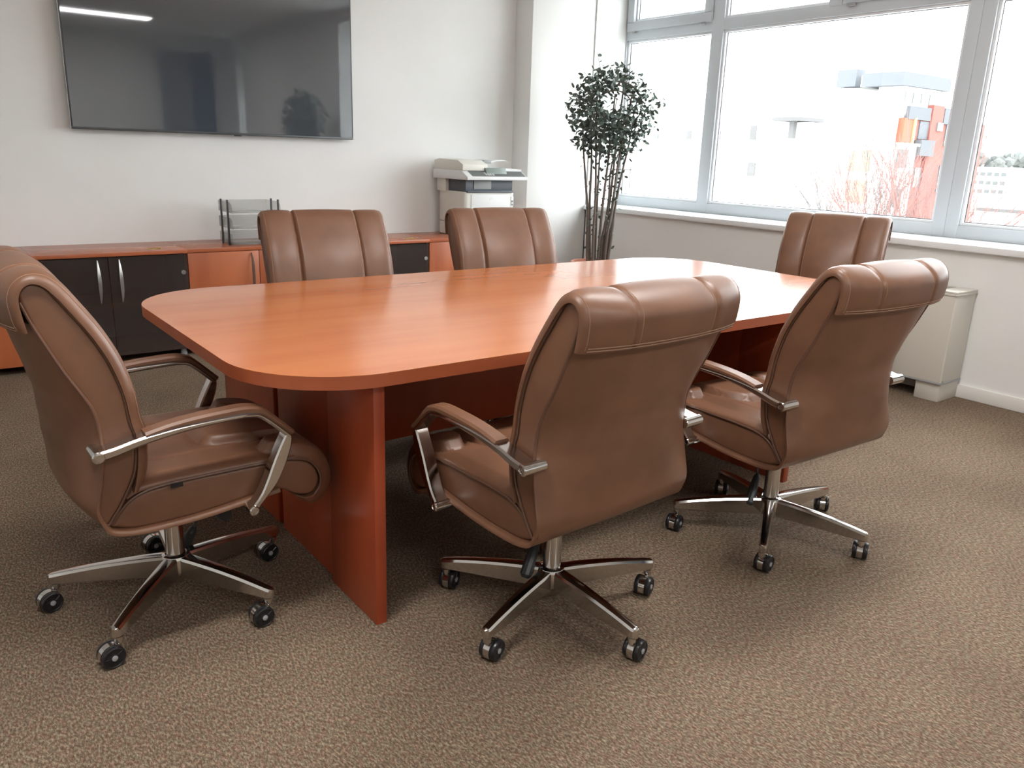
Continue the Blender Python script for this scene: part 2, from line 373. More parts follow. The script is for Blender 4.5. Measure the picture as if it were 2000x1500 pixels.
def cab_glass(x0, x1, label):
    c = empty('glass_door_cabinet', (x0, YC, 0)); tag(c, label, 'cabinet', 'low cherry cabinets along the wall'); W = x1-x0
    bm = bmesh.new(); box(bm, 0.001, 0.019, 0.012, 0.475, 0.05, 0.645); box(bm, W-0.019, W-0.001, 0.012, 0.475, 0.05, 0.645)
    box(bm, 0.019, W-0.019, 0.012, 0.475, 0.05, 0.07); box(bm, 0.019, W-0.019, 0.46, 0.475, 0.07, 0.645)
    obj('carcass', bm, CABIN, c)
    bx('cabinet_top', 0.0, W-0.001, -0.012, 0.475, 0.645, 0.667, CABX, c, 0.0015)
    bx('shelf', 0.020, W-0.020, 0.03, 0.458, 0.335, 0.353, CABX, c)
    for s in (0, 1):
        sp_ = W/2-0.03; d = bx('glass_door', 0.004 if s == 0 else sp_+0.002, sp_-0.002 if s == 0 else W-0.004, 0.0, 0.005, 0.052, 0.640, DARKGLASS, c)
        hx = sp_-0.058 if s == 0 else sp_+0.058
        bm = bmesh.new(); bar(bm, [(-0.002, 0.375), (-0.016, 0.41), (-0.026, 0.45), (-0.030, 0.50), (-0.026, 0.55), (-0.016, 0.59), (-0.002, 0.625)], 0.016, 0.006, wf=lambda t: 0.35+0.9*math.sin(PI*t))
        for v in bm.verts: v.co.x += hx
        obj('handle', bm, SILVER, d)
        px = 0.03 if s == 0 else W-0.03
        for hz in (0.12, 0.53):
            bm = bmesh.new(); lathe(bm, [(0.014, -0.003), (0.014, 0.0)], 12, (px, 0, hz), 'y'); obj('hinge_cap', bm, SILVER, d)
    for fx in (0.05, W-0.05):
        for fy in (0.06, 0.42):
            bm = bmesh.new(); lathe(bm, [(0.018, 0), (0.02, 0.01), (0.016, 0.05)], 12, (fx, fy, 0)); obj('foot', bm, GREYC, c)
    return c
cab_wood(-0.323, 0.567, 'wooden door cherry cabinet at far left, behind the nearest left chair')
cab_glass(0.567, 1.398, 'smoked glass door cherry cabinet under the television, left one with two silver handles')
cab_wood(1.398, 2.288, 'wooden door cherry cabinet carrying the letter tray')
cab_glass(2.288, 3.119, 'smoked glass door cherry cabinet between the two chair backs')
cab_wood(3.119, 4.009, 'wooden door cherry cabinet carrying the printer')
for i, (xa, ya, lb) in enumerate(((1.193, 5.21, 'small yellow sticky note on the left glass cabinet top'), (2.955, 5.19, 'small yellow sticky note on cabinet top left of the printer'))):
    bm = bmesh.new(); n = 6
    g = [[bm.verts.new((xa+0.08*u/n, ya+0.055*v/3, 0.6675+0.004*(u/n)**3)) for v in range(4)] for u in range(n+1)]
    for u in range(n):
        for v in range(3): bm.faces.new((g[u][v], g[u+1][v], g[u+1][v+1], g[u][v+1]))
    bmesh.ops.solidify(bm, geom=bm.faces[:], thickness=-0.0006)
    tag(obj('sticky_note', bm, NOTE), lb, 'sticky note')

# ------------------------------------------------------------------ television
TV = empty('television', (1.8165, 5.55, 1.35)); tag(TV, 'large black flat screen television hung on the white wall', 'television')
W2, H = 0.9085, 1.04
bx('screen', -W2+0.008, W2-0.008, -0.001, 0.004, 0.014, H-0.008, SCREEN, TV)
bm = bmesh.new(); box(bm, -W2, W2, 0.0, 0.03, 0.0, 0.0135, 0.001); box(bm, -W2, W2, 0.0, 0.03, H-0.008, H, 0.001)
box(bm, -W2, -W2+0.0075, 0.0, 0.03, 0.0135, H-0.008, 0.001); box(bm, W2-0.0075, W2, 0.0, 0.03, 0.0135, H-0.008, 0.001)
obj('bezel', bm, BEZEL, TV)
bx('side_strip', -W2-0.0015, -W2, 0.002, 0.028, 0.0, H, SILVER, TV)
bx('back_cover', -W2+0.01, W2-0.01, 0.006, 0.045, 0.01, H-0.01, BLACKG, TV, 0.004)
bx('wall_mount', -0.3, 0.3, 0.045, 0.07, 0.3, 0.8, BLACK, TV)
bx('sensor', 0.055, 0.10, 0.002, 0.02, -0.006, 0.0, BEZEL, TV, 0.001)

# ------------------------------------------------------------------ letter tray
LT = empty('letter_tray', (1.70, 5.21, 0.667)); tag(LT, 'three tier smoky plastic letter tray on the wooden cabinet', 'letter tray')
for k in range(3):
    z = 0.006 + k*0.10; bm = bmesh.new(); w_, d_ = 0.33, 0.25
    box(bm, 0.006, w_-0.006, 0, d_, z, z+0.003)
    box(bm, 0.006, w_-0.006, d_-0.003, d_, z+0.003, z+0.068)
    box(bm, 0.006, w_-0.006, -0.002, 0.001, z, z+0.016)
    for x in (0.004, w_-0.007):
        P = [(-0.02, z), (d_, z), (d_, z+0.068), (0.03, z+0.068), (0.0, z+0.05)]
        lo = [bm.verts.new((x, a, b_)) for a, b_ in P]; hi = [bm.verts.new((x+0.003, a, b_)) for a, b_ in P]
        bm.faces.new(lo); bm.faces.new(hi[::-1])
        for q in range(5): bm.faces.new((lo[q], lo[(q+1) % 5], hi[(q+1) % 5], hi[q]))
    obj('tray', bm, TRAYM, LT)
for x in (-0.006, 0.327):
    for y in (0.045, 0.17): bx('post', x, x+0.010, y, y+0.018, 0, 0.285, TRAYP, LT, 0.002)

# ------------------------------------------------------------------ printer
PR = empty('printer', (3.44, 5.17, 0.667)); tag(PR, 'white multifunction printer and scanner on the last cabinet', 'printer')
def pr_box(name, x0, x1, y0, y1, z0, z1, m, r=0.0, parent=PR, n=5):
    bm = bmesh.new()
    P = rrect(x0, x1, y0, y1, r, n) if r else [(x0, y0), (x1, y0), (x1, y1), (x0, y1)]
    prism(bm, P, z0, z1, 0.004); return obj(name, bm, m, parent)
body = pr_box('body', 0.0, 0.475, 0.0, 0.37, 0.105, 0.335, PRN, 0.035)
pr_box('paper_tray', 0.002, 0.473, 0.0, 0.37, 0.006, 0.100, PRN, 0.035)
bx('base_plate', 0.01, 0.465, 0.01, 0.36, 0.0, 0.010, BLACKG, PR)
bx('front_door', 0.06, 0.425, -0.006, 0.01, 0.12, 0.318, PRNF, PR, 0.004)
bm = bmesh.new(); lathe(bm, [(0.016, 0.0), (0.016, -0.0015)], 20, (0.245, -0.006, 0.285), 'y')
for v in bm.verts: v.co.z = 0.285+(v.co.z-0.285)*0.55
obj('emblem', bm, WHITE, PR)
bm = bmesh.new(); box(bm, 0.435, 0.46, -0.004, 0.004, 0.23, 0.30, 0.002); obj('button_strip', bm, PRNF, PR)
for z in (0.265, 0.24):
    bm = bmesh.new(); lathe(bm, [(0.006, 0), (0.006, -0.006)], 10, (0.447, -0.003, z), 'y'); obj('button', bm, PRNG, PR)
pr_box('output_bay', 0.02, 0.455, 0.012, 0.33, 0.335, 0.425, PRND)
bx('bay_divider', 0.09, 0.25, 0.006, 0.03, 0.355, 0.42, PRNG, PR, 0.002)
bx('rear_column', -0.01, 0.05, 0.25, 0.375, 0.33, 0.425, PRN, PR, 0.004)
bx('output_tray', 0.02, 0.45, -0.012, 0.012, 0.330, 0.345, PRND, PR, 0.002)
# scanner with sloping control panel
def yprism(name, P, x0, x1, m, parent=PR, bev=0.004):
    bm = bmesh.new(); lo = [bm.verts.new((x0, y, z)) for y, z in P]; hi = [bm.verts.new((x1, y, z)) for y, z in P]; n = len(P)
    bm.faces.new(lo); bm.faces.new(hi[::-1])
    for q in range(n): bm.faces.new((lo[q], lo[(q+1) % n], hi[(q+1) % n], hi[q]))
    bmesh.ops.bevel(bm, geom=bm.edges[:], offset=bev, segments=2, profile=0.5, affect='EDGES')
    return obj(name, bm, m, parent)
scn = yprism('scanner_bed', [(-0.085, 0.425), (0.40, 0.425), (0.40, 0.492), (0.0, 0.492), (-0.085, 0.447)], -0.03, 0.53, PRNF)
bm = bmesh.new()
for (a, b_, s, t) in ((0.0, 0.50, 0.12, 0.90),):
    P = [(-0.075+0.0, 0.4535), (-0.006, 0.4900)]
    vsx = [bm.verts.new(p) for p in ((0.02, P[0][0], P[0][1]), (0.52, P[0][0], P[0][1]), (0.52, P[1][0], P[1][1]), (0.02, P[1][0], P[1][1]))]
    bm.faces.new(vsx)
bmesh.ops.solidify(bm, geom=bm.faces[:], thickness=0.003)
cp = obj('control_panel', bm, PRNG, scn)
yprism('display', [(-0.045, 0.470), (0.0, 0.494), (0.01, 0.515), (-0.02, 0.515)], 0.17, 0.36, mat('panel_green', (0.22, 0.26, 0.24), 0.4), scn, 0.002)
bm = bmesh.new()
for i in range(4):
    for j in range(3):
        x = 0.15+i*0.022; y = -0.062+j*0.014; z = 0.4615+j*0.0075
        box(bm, x, x+0.014, y, y+0.009, z, z+0.004)
kp = obj('keypad', bm, PRNF, scn); kp['kind'] = 'stuff'
adf = yprism('document_feeder', [(-0.01, 0.492), (0.39, 0.492), (0.39, 0.56), (0.33, 0.572), (0.06, 0.565), (-0.01, 0.535)], -0.025, 0.20, PRN)
bm = bmesh.new()
P = [(0.19, 0.492), (0.53, 0.492), (0.53, 0.505), (0.42, 0.512), (0.19, 0.508)]
lo = [bm.verts.new((x, 0.0, z)) for x, z in P]; hi = [bm.verts.new((x, 0.39, z)) for x, z in P]
bm.faces.new(lo); bm.faces.new(hi[::-1])
for q in range(5): bm.faces.new((lo[q], lo[(q+1) % 5], hi[(q+1) % 5], hi[q]))
obj('scanner_lid', bm, PRNF, PR)
bm = bmesh.new()
P = [(0.19, 0.545), (0.21, 0.553), (0.36, 0.575), (0.42, 0.572), (0.42, 0.566), (0.34, 0.563), (0.21, 0.535)]
lo = [bm.verts.new((x, 0.06, z)) for x, z in P]; hi = [bm.verts.new((x, 0.33, z)) for x, z in P]
bm.faces.new(lo); bm.faces.new(hi[::-1])
for q in range(7): bm.faces.new((lo[q], lo[(q+1) % 7], hi[(q+1) % 7], hi[q]))
obj('input_tray', bm, PRNF, PR)
bm = bmesh.new(); box(bm, 0.21, 0.28, 0.055, 0.085, 0.545, 0.568, 0.003); obj('tray_slot', bm, PRNG, PR)

# ------------------------------------------------------------------ convector heater
HT = empty('convector_heater', (4.62, 2.04, 0)); tag(HT, 'cream metal convector heater standing under the window sill', 'heater')
LH = 0.92
bx('body', 0.0, 0.235, 0.0, LH, 0.112, 0.622, CREAM, HT, 0.008, 3)
bx('bottom_seam', -0.003, 0.236, -0.003, LH+0.003, 0.106, 0.114, GREYC, HT, 0.001)
bm = bmesh.new(); box(bm, -0.006, 0.236, -0.006, LH+0.006, 0.614, 0.628, 0.003)
box(bm, -0.006, 0.012, -0.006, LH+0.006, 0.628, 0.638, 0.002); box(bm, 0.222, 0.236, -0.006, LH+0.006, 0.628, 0.638, 0.002)
box(bm, 0.012, 0.222, -0.006, 0.10, 0.628, 0.638, 0.002); box(bm, 0.012, 0.222, LH-0.10, LH+0.006, 0.628, 0.638, 0.002)
obj('top_rim', bm, CREAM, HT)
for i in range(11):
    bx('grille_slat', 0.022+i*0.018, 0.029+i*0.018, 0.10, LH-0.10, 0.626, 0.636, CREAMD, HT)
for y in (0.006, LH-0.146): bx('foot', 0.012, 0.235, y, y+0.14, 0.0, 0.108, CREAM, HT, 0.004)
bm = bmesh.new(); lathe(bm, [(0.006, 0.0), (0.006, -0.002)], 10, (0.012, -0.003, 0.124), 'y'); obj('screw', bm, GREYC, HT)

# ------------------------------------------------------------------ chairs
def resample(P, n=6): return [(v.y, v.z) for v in catmull([(0, a, b_) for a, b_ in P], n)]
def normals(P, closed=False):
    n = len(P); out = []
    for i in range(n):
        a = P[(i-1) % n] if closed else P[max(i-1, 0)]; b_ = P[(i+1) % n] if closed else P[min(i+1, n-1)]
        d = Vector((b_[0]-a[0], b_[1]-a[1])); d.normalize(); out.append((d.y, -d.x))   # right-hand side of travel
    return out
def ribbon(bm, P, w, tfun, side=1, xn=22, bulge=None, edge_r=0.012, wfun=None):
    """P inner path (y,z); outer surface at thickness tfun(s, x/w) on 'side'"""
    Nn = normals(P); n = len(P)
    us = []
    for k in range(5): us.append(-1 + (1-math.cos(k/4*PI/2))*edge_r/w)
    m = xn
    lo, hi = us[-1], -us[-1]
    us += [lo+(hi-lo)*k/m for k in range(1, m)]
    us += [-v for v in us[:5][::-1]]
    # add groove stations
    extra = []
    for g in (0.50,):
        for s in (-1, 1):
            for dd in (-0.035, -0.018, 0, 0.018, 0.035): extra.append(s*g+dd)
    us = sorted(set([round(u, 5) for u in us if not any(abs(abs(u)-0.5) < 0.045 for _ in (0,))] + [round(u, 5) for u in extra]))
    O, I = [], []
    for i in range(n):
        s = i/(n-1); W = w*(wfun(s, P[i][1]) if wfun else 1)
        ro, ri = [], []
        for u in us:
            e = (1-abs(u))*w; ef = 1.0 if e >= edge_r else math.sqrt(max(0, 1-(1-e/edge_r)**2))
            t = tfun(s, u)*(0.25+0.75*ef)
            # ends taper
            dy = bulge(s, u, P[i][1]) if bulge else 0
            ri.append(bm.verts.new((u*W, P[i][0]+dy, P[i][1])))
            ro.append(bm.verts.new((u*W, P[i][0]+dy+side*Nn[i][0]*t, P[i][1]+side*Nn[i][1]*t)))
        O.append(ro); I.append(ri)
    m = len(us)
    for i in range(n-1):
        for j in range(m-1):
            bm.faces.new((O[i][j], O[i+1][j], O[i+1][j+1], O[i][j+1]))
            bm.faces.new((I[i][j], I[i][j+1], I[i+1][j+1], I[i+1][j]))
        bm.faces.new((O[i][0], I[i][0], I[i+1][0], O[i+1][0])); bm.faces.new((O[i][-1], O[i+1][-1], I[i+1][-1], I[i][-1]))
    for j in range(m-1):
        bm.faces.new((O[0][j], O[0][j+1], I[0][j+1], I[0][j])); bm.faces.new((O[-1][j], I[-1][j], I[-1][j+1], O[-1][j+1]))
def solid(bm, P, w, r=0.014, xn=14, bulge=None):
    """closed (y,z) outline extruded along x with rounded rims"""
    Nn = normals(P, True); n = len(P)
    A = sum(P[i][0]*P[(i+1) % n][1]-P[(i+1) % n][0]*P[i][1] for i in range(n)); sg = 1 if A > 0 else -1
    st = [(-w+r*(1-math.cos(k/4*PI/2)), r*(1-math.sin(k/4*PI/2))) for k in range(5)]
    st += [(-w+r+(2*w-2*r)*k/xn, 0) for k in range(1, xn)]
    st += [(-a, b_) for a, b_ in st[:5][::-1]]
    rings = []
    for x, ins in st:
        rings.append([bm.verts.new((x, P[i][0]-sg*Nn[i][0]*ins+(bulge(P[i], x/w) if bulge else 0), P[i][1]-sg*Nn[i][1]*ins)) for i in range(n)])
    for a, b_ in zip(rings, rings[1:]):
        for k in range(n): bm.faces.new((a[k], a[(k+1) % n], b_[(k+1) % n], b_[k]))
    bm.faces.new(rings[0][::-1]); bm.faces.new(rings[-1])

def smooth(a, b_, x):
    t = max(0, min(1, (x-a)/(b_-a))); return t*t*(3-2*t)

def make_chair():
    C = empty('office_chair')
    # --- backrest core
    rear = [(-0.335, 0.955), (-0.318, 0.905), (-0.303, 0.868), (-0.268, 0.789), (-0.236, 0.728), (-0.217, 0.680), (-0.210, 0.611), (-0.216, 0.545), (-0.226, 0.493), (-0.236, 0.440), (-0.228, 0.404)]
    front = [(-0.186, 0.434), (-0.160, 0.480), (-0.140, 0.530), (-0.132, 0.604), (-0.142, 0.649), (-0.150, 0.719), (-0.172, 0.797), (-0.204, 0.865), (-0.243, 0.927), (-0.275, 0.975)]
    outl = resample(rear, 4) + [(-0.212, 0.398)] + resample(front, 4) + resample([(-0.285, 0.988), (-0.305, 0.995), (-0.325, 0.988), (-0.337, 0.972)], 3)
    def rb(p, u):
        # rear faces bow outwards in the middle
        yz = p; mid = -0.22 - max(0, (p[1]-0.62))*0.26
        k = smooth(mid+0.03, mid-0.03, -(-p[0])) if False else (1.0 if p[0] < mid+0.01 else 0.0)
        return -0.026*(1-u*u)*k
    bm = bmesh.new(); solid(bm, outl, 0.275, 0.008)
    back = obj('backrest', bm, LEATHER, C, 40)
    # --- outer shell skin (rear face wrapping under the seat)
    skin = resample(rear[1:] + [(-0.208, 0.372), (-0.15, 0.358), (-0.06, 0.357), (0.02, 0.361), (0.11, 0.371), (0.217, 0.385)], 5)
    BT = [(0.36, 0), (0.385, 0.012), (0.41, 0.030), (0.45, 0.048), (0.50, 0.062), (0.563, 0.080), (0.633, 0.086), (0.716, 0.078), (0.77, 0.062), (0.83, 0.050), (0.888, 0.042), (0.95, 0.040), (2, 0.040)]
    def Bz(z):
        if z <= BT[0][0]: return 0
        for (a, p), (b_, q) in zip(BT, BT[1:]):
            if z <= b_: return p+(q-p)*(z-a)/(b_-a)
    bul = lambda s, u, z: -Bz(z)*(1-abs(u)**2.6)*(1 if s < 0.62 else 0)
    bm = bmesh.new(); ribbon(bm, skin, 0.279, lambda s, u: 0.012, side=-1, bulge=bul, edge_r=0.009,
                             wfun=lambda s, z: 0.985+0.035*(1-smooth(0.45, 0.75, z)))
    # travelling downward on the rear, outside is -y
    obj('shell', bm, LEATHER, back, 50)
    # --- back cushion, wraps over the top and ends as a flap behind
    cpath = resample([(-0.150, 0.47), (-0.136, 0.53), (-0.131, 0.604), (-0.140, 0.649), (-0.149, 0.719), (-0.171, 0.797), (-0.203, 0.865), (-0.242, 0.927), (-0.268, 0.965), (-0.290, 0.988), (-0.312, 0.994), (-0.330, 0.982), (-0.337, 0.958), (-0.334, 0.925), (-0.328, 0.888)], 5)
    def ct(s, u):
        a = abs(u)
        t = 0.015 + 0.008*smooth(1.0, 0.90, a)*(1-smooth(0.66, 0.85, s))
        g = math.exp(-((a-0.50)/0.022)**2)
        t += (0.014*(1-smooth(0.60, 0.78, s)))*(0.55+0.45*math.cos(u/0.5*PI/2) if a < 0.5 else 0.65*math.sin((a-0.5)/0.5*PI)**0.6)
        t += 0.018*math.exp(-((s-0.22)/0.16)**2)*(1-min(1, a/0.5)**2) if a < 0.5 else 0
        t -= (0.007-0.002*smooth(0.6, 0.8, s))*g
        t *= 0.55+0.45*smooth(0, 0.06, s)
        t -= 0.006*smooth(0.95, 1.0, s)
        return t
    cb = lambda s, u, z=0.95: -0.040*(1-abs(u)**2.6)*smooth(0.66, 0.86, s)
    bm = bmesh.new(); ribbon(bm, cpath, 0.284, ct, side=1, xn=26, bulge=cb, edge_r=0.014)
    cush = obj('back_cushion', bm, LEATHER, back, 50)
    # stitching on the flap's lower edge, two rows, and along the seams of the roll
    Nn = normals(cpath)
    def on_c(s, u, off=0.0008):
        f = s*(len(cpath)-1); i = min(int(f), len(cpath)-2); q = f-i
        p = Vector((cpath[i][0]*(1-q)+cpath[i+1][0]*q, cpath[i][1]*(1-q)+cpath[i+1][1]*q)); nn = Nn[i]
        t = ct(s, u)+off
        return (u*0.284, p.x+cb(s, u)+nn[0]*t, p.y+nn[1]*t)
    bm = bmesh.new()
    for s in (0.987, 0.972): tube(bm, [on_c(s, -0.93+1.86*k/24, 0.0005) for k in range(25)], 0.0016, 5)
    for u in (-0.46, 0.46, -0.95, 0.95): tube(bm, [on_c(0.10+0.88*k/50, u, -0.0002) for k in range(51)], 0.0011, 5)
    obj('stitching', bm, STITCH, back)
    # piping on the side seams
    for sx in (-1, 1):
        bm = bmesh.new(); tube(bm, [(sx*0.2755, a, b_) for a, b_ in resample(rear, 3) + [(-0.212, 0.398)] + resample(front, 3)], 0.0035, 6)
        obj('piping', bm, PIPE, back)
    # --- seat base
    sb_ = resample([(-0.208, 0.385), (-0.15, 0.366), (-0.06, 0.364), (0.02, 0.368), (0.11, 0.378), (0.20, 0.386), (0.235, 0.380), (0.262, 0.362), (0.292, 0.350), (0.318, 0.352), (0.335, 0.372), (0.338, 0.40), (0.325, 0.432), (0.30, 0.455), (0.25, 0.468), (0.176, 0.470), (0.074, 0.470), (-0.010, 0.470), (-0.071, 0.468), (-0.131, 0.460), (-0.170, 0.438), (-0.200, 0.40)], 3)
    bm = bmesh.new(); solid(bm, sb_, 0.266, 0.012)
    seat = obj('seat', bm, LEATHER, C, 40)
    # --- seat cushion
    sp = resample([(-0.165, 0.452), (-0.13, 0.466), (-0.07, 0.471), (0.0, 0.472), (0.074, 0.472), (0.176, 0.472), (0.25, 0.469), (0.30, 0.456), (0.327, 0.432), (0.340, 0.400), (0.337, 0.370), (0.320, 0.350), (0.294, 0.346), (0.268, 0.358)], 8)
    def stf(s, u):
        a = abs(u); yy = s
        t = 0.014+0.010*smooth(1.0, 0.84, a)
        # central front pad and side pads with rounded rear ends
        def pad(cx, hw, s0, s1, r):
            dx = max(0, abs(u-cx)-(hw-r)); ds = max(0, (s0+r*0.6)-s)/0.6
            d = math.hypot(dx, ds)
            return (smooth(r, r-0.032, d)-0.30*math.exp(-((d-r-0.008)/0.014)**2))*smooth(s1, s1-0.12, s)
        t += 0.020*pad(0, 0.50, 0.30, 1.02, 0.22)
        t += 0.021*(pad(-0.77, 0.20, 0.40, 0.95, 0.14) if u < 0 else pad(0.77, 0.20, 0.40, 0.95, 0.14))
        t -= 0.004*math.exp(-((a-0.53)/0.02)**2)
        t *= 0.4+0.6*smooth(0, 0.05, s); t *= 1-0.75*smooth(0.86, 1.0, s)
        return t
    bm = bmesh.new(); ribbon(bm, sp, 0.270, stf, side=-1, xn=100, edge_r=0.016)
    obj('seat_cushion', bm, LEATHER, seat, 55)
    for sx in (-1, 1):
        bm = bmesh.new(); tube(bm, [(sx*0.270, a, b_) for a, b_ in resample([(-0.205, 0.394), (-0.170, 0.437), (-0.131, 0.460), (-0.071, 0.470), (0.074, 0.473), (0.176, 0.473), (0.25, 0.470), (0.302, 0.457), (0.328, 0.432), (0.341, 0.40), (0.337, 0.370), (0.320, 0.349)], 3)], 0.004, 6)
        obj('piping', bm, PIPE, seat)
    bx('care_tag', 0.2835, 0.2845, -0.065, -0.035, 0.462, 0.474, BLACK, seat)
    # --- arms
    for sx in (-1, 1):
        A = resample([(-0.232, 0.592), (-0.19, 0.598), (-0.132, 0.612), (-0.061, 0.623), (0.0, 0.629), (0.063, 0.632), (0.120, 0.633)], 4) + resample([(0.150, 0.630), (0.165, 0.622), (0.195, 0.596), (0.236, 0.556)], 3)
        bm = bmesh.new(); bar(bm, A, 0.046, 0.016, 0.005, wf=lambda t: 1.12-0.12*smooth(0.05, 0.35, t), tf=lambda t: 1.5-0.7*smooth(0, 0.7, t))
        for v in bm.verts: v.co.x += sx*0.306
        arm = obj('armrest', bm, CHROME2, C)
        B = [(0.232, 0.562), (0.224, 0.535), (0.205, 0.490), (0.183, 0.443), (0.158, 0.405), (0.125, 0.366)]
        bm = bmesh.new(); bar(bm, resample(B, 3), 0.042, 0.022, 0.004, tf=lambda t: 0.8+0.8*math.sin(PI*min(1, t*1.2)))
        for v in bm.verts: v.co.x += sx*0.306
        obj('arm_strut', bm, CHROME, arm)
        Pd = resample([(-0.120, 0.626), (-0.061, 0.637), (0.0, 0.643), (0.063, 0.646), (0.120, 0.647), (0.158, 0.640), (0.176, 0.628), (0.205, 0.602), (0.244, 0.565)], 4)
        bm = bmesh.new(); bar(bm, Pd, 0.046, 0.018, 0.006, tf=lambda t: 0.75+0.4*math.sin(PI*t))
        for v in bm.verts: v.co.x += sx*0.306
        obj('arm_pad', bm, LEATHER, arm)
        for (y, z, r) in ((-0.226, 0.592, 0.0150), (0.127, 0.369, 0.0135)):
            bm = bmesh.new(); lathe(bm, [(r*0.9, 0.262), (r, 0.264), (r, 0.330), (r*0.8, 0.333), (r*0.55, 0.3335), (r*0.5, 0.3315)], 18, (0, y, z), 'x')
            if sx < 0:
                for v in bm.verts: v.co.x *= -1
            obj('bolt', bm, CHROME, arm)
    # --- mechanism, knob, lever
    m_ = bx('tilt_mechanism', -0.085, 0.085, -0.09, 0.13, 0.315, 0.356, BLACK, C, 0.010, 3)
    bm = bmesh.new(); tube(bm, [(0.08, 0.07, 0.335), (0.20, 0.08, 0.332)], 0.006, 8); lathe(bm, [(0.012, 0.185), (0.020, 0.190), (0.022, 0.215), (0.016, 0.232)], 14, (0, 0.082, 0.328), 'x')
    obj('tension_knob', bm, BLACK, m_)
    bm = bmesh.new(); tube(bm, catmull([(0.02, 0.06, 0.325), (0.02, 0.075, 0.27), (0.0, 0.068, 0.23), (-0.008, 0.058, 0.20)], 4), 0.004, 8)
    s0 = Vector((-0.006, 0.060, 0.205)); s1 = Vector((-0.072, 0.036, 0.108))
    tube(bm, [s0, s0.lerp(s1, 0.12), s0.lerp(s1, 0.5), s0.lerp(s1, 0.92), s1], [0.007, 0.013, 0.017, 0.018, 0.011], 10)
    obj('lever', bm, BLACKG, m_)
    # --- gas lift
    bm = bmesh.new(); lathe(bm, [(0.014, 0.352), (0.014, 0.29), (0.0255, 0.285), (0.026, 0.14), (0.028, 0.10), (0.024, 0.06), (0.018, 0.05)], 28, (0, 0, 0))
    obj('gas_lift', bm, CHROME, C)
    bm = bmesh.new(); lathe(bm, [(0.030, 0.075), (0.040, 0.085), (0.042, 0.13), (0.038, 0.139), (0.030, 0.142), (0.027, 0.138)], 30)
    hub = obj('base_hub', bm, CHROME, C)
    for k in range(5):
        bm = bmesh.new()
        n = 9; rings = []
        for i in range(n):
            t = i/(n-1); r = 0.034+0.298*t; zt = 0.138-0.008*t-0.022*t*t; zb = 0.074+0.001*t; wd = 0.021-0.0075*t; b_ = 0.004
            prof = [(-wd+0.006, zb), (wd-0.006, zb), (wd-0.001, zb+0.004), (wd, zt-0.008), (wd-b_, zt-0.001), (wd-2*b_, zt), (-wd+2*b_, zt), (-wd+b_, zt-0.001), (-wd, zt-0.008), (-wd+0.001, zb+0.004)]
            rings.append([bm.verts.new((r, a, z)) for a, z in prof])
        for i in range(3):   # rounded tip
            a_ = (i+1)/3*PI/2; r = 0.332+0.012*math.sin(a_); sc_ = max(0.35, math.cos(a_))
            rings.append([bm.verts.new((r, v.co.y*sc_, 0.090+(v.co.z-0.090)*(0.6+0.4*sc_))) for v in rings[n-1]])
        for a, b_ in zip(rings, rings[1:]):
            m2 = len(a)
            for q in range(m2): bm.faces.new((a[q], a[(q+1) % m2], b_[(q+1) % m2], b_[q]))
        bm.faces.new(rings[0][::-1]); bm.faces.new(rings[-1])
        lg = obj('leg', bm, CHROME, C, 30); lg['k'] = k
    # --- casters
    for k in range(5):
        bm = bmesh.new(); tube(bm, [(0, 0, 0.083), (0, 0, 0.055)], 0.0075, 12); tube(bm, [(0, 0, 0.075), (0, 0, 0.062)], 0.012, 12)
        # hood: curved fender over the wheels, axis along y, wheel centre at x=0.022
        cx, cz, r1, r2 = 0.022, 0.030, 0.0305, 0.0275; hw = 0.0095; n = 14; rg = []
        for i in range(n+1):
            a = math.radians(-30+250*i/n)
            rg.append([bm.verts.new((cx+r*math.cos(a), y, cz+r*math.sin(a))) for r, y in ((r1, -hw), (r1, hw), (r2, hw), (r2, -hw))])
        for a, b_ in zip(rg, rg[1:]):
            for q in range(4): bm.faces.new((a[q], a[(q+1) % 4], b_[(q+1) % 4], b_[q]))
        bm.faces.new(rg[0][::-1]); bm.faces.new(rg[-1])
        tube(bm, [(cx, -0.02, cz), (cx, 0.02, cz)], 0.006, 10)
        h_ = obj('caster', bm, CHROME, C); h_['k'] = k
        for sy in (-1, 1):
            bm = bmesh.new()
            pr = [(0.020, 0.008), (0.027, 0.009), (0.0295, 0.012), (0.0300, 0.018), (0.0285, 0.023), (0.0255, 0.0245), (0.0235, 0.0225), (0.011, 0.0225), (0.010, 0.0235)]
            lathe(bm, [(r, sy*y) for r, y in pr], 24, (cx, 0, cz), 'y')
            for q in range(5):
                a = 2*PI*q/5
                tube(bm, [(cx+0.010*math.cos(a), sy*0.0228, cz+0.010*math.sin(a)), (cx+0.0245*math.cos(a), sy*0.0228, cz+0.0245*math.sin(a))], 0.0016, 5)
            wh = obj('wheel', bm, BLACK, h_)
            bm = bmesh.new(); lathe(bm, [(0.0075, sy*0.0225), (0.0075, sy*0.0255), (0.006, sy*0.0262)], 16, (cx, 0, cz), 'y')
            obj('wheel_cap', bm, GREYC, h_)
    return C

def copy_tree(o, parent=None):
    c = o.copy(); COL.objects.link(c)
    if parent: c.parent = parent
    for ch in list(o.children): copy_tree(ch, c)
    return c

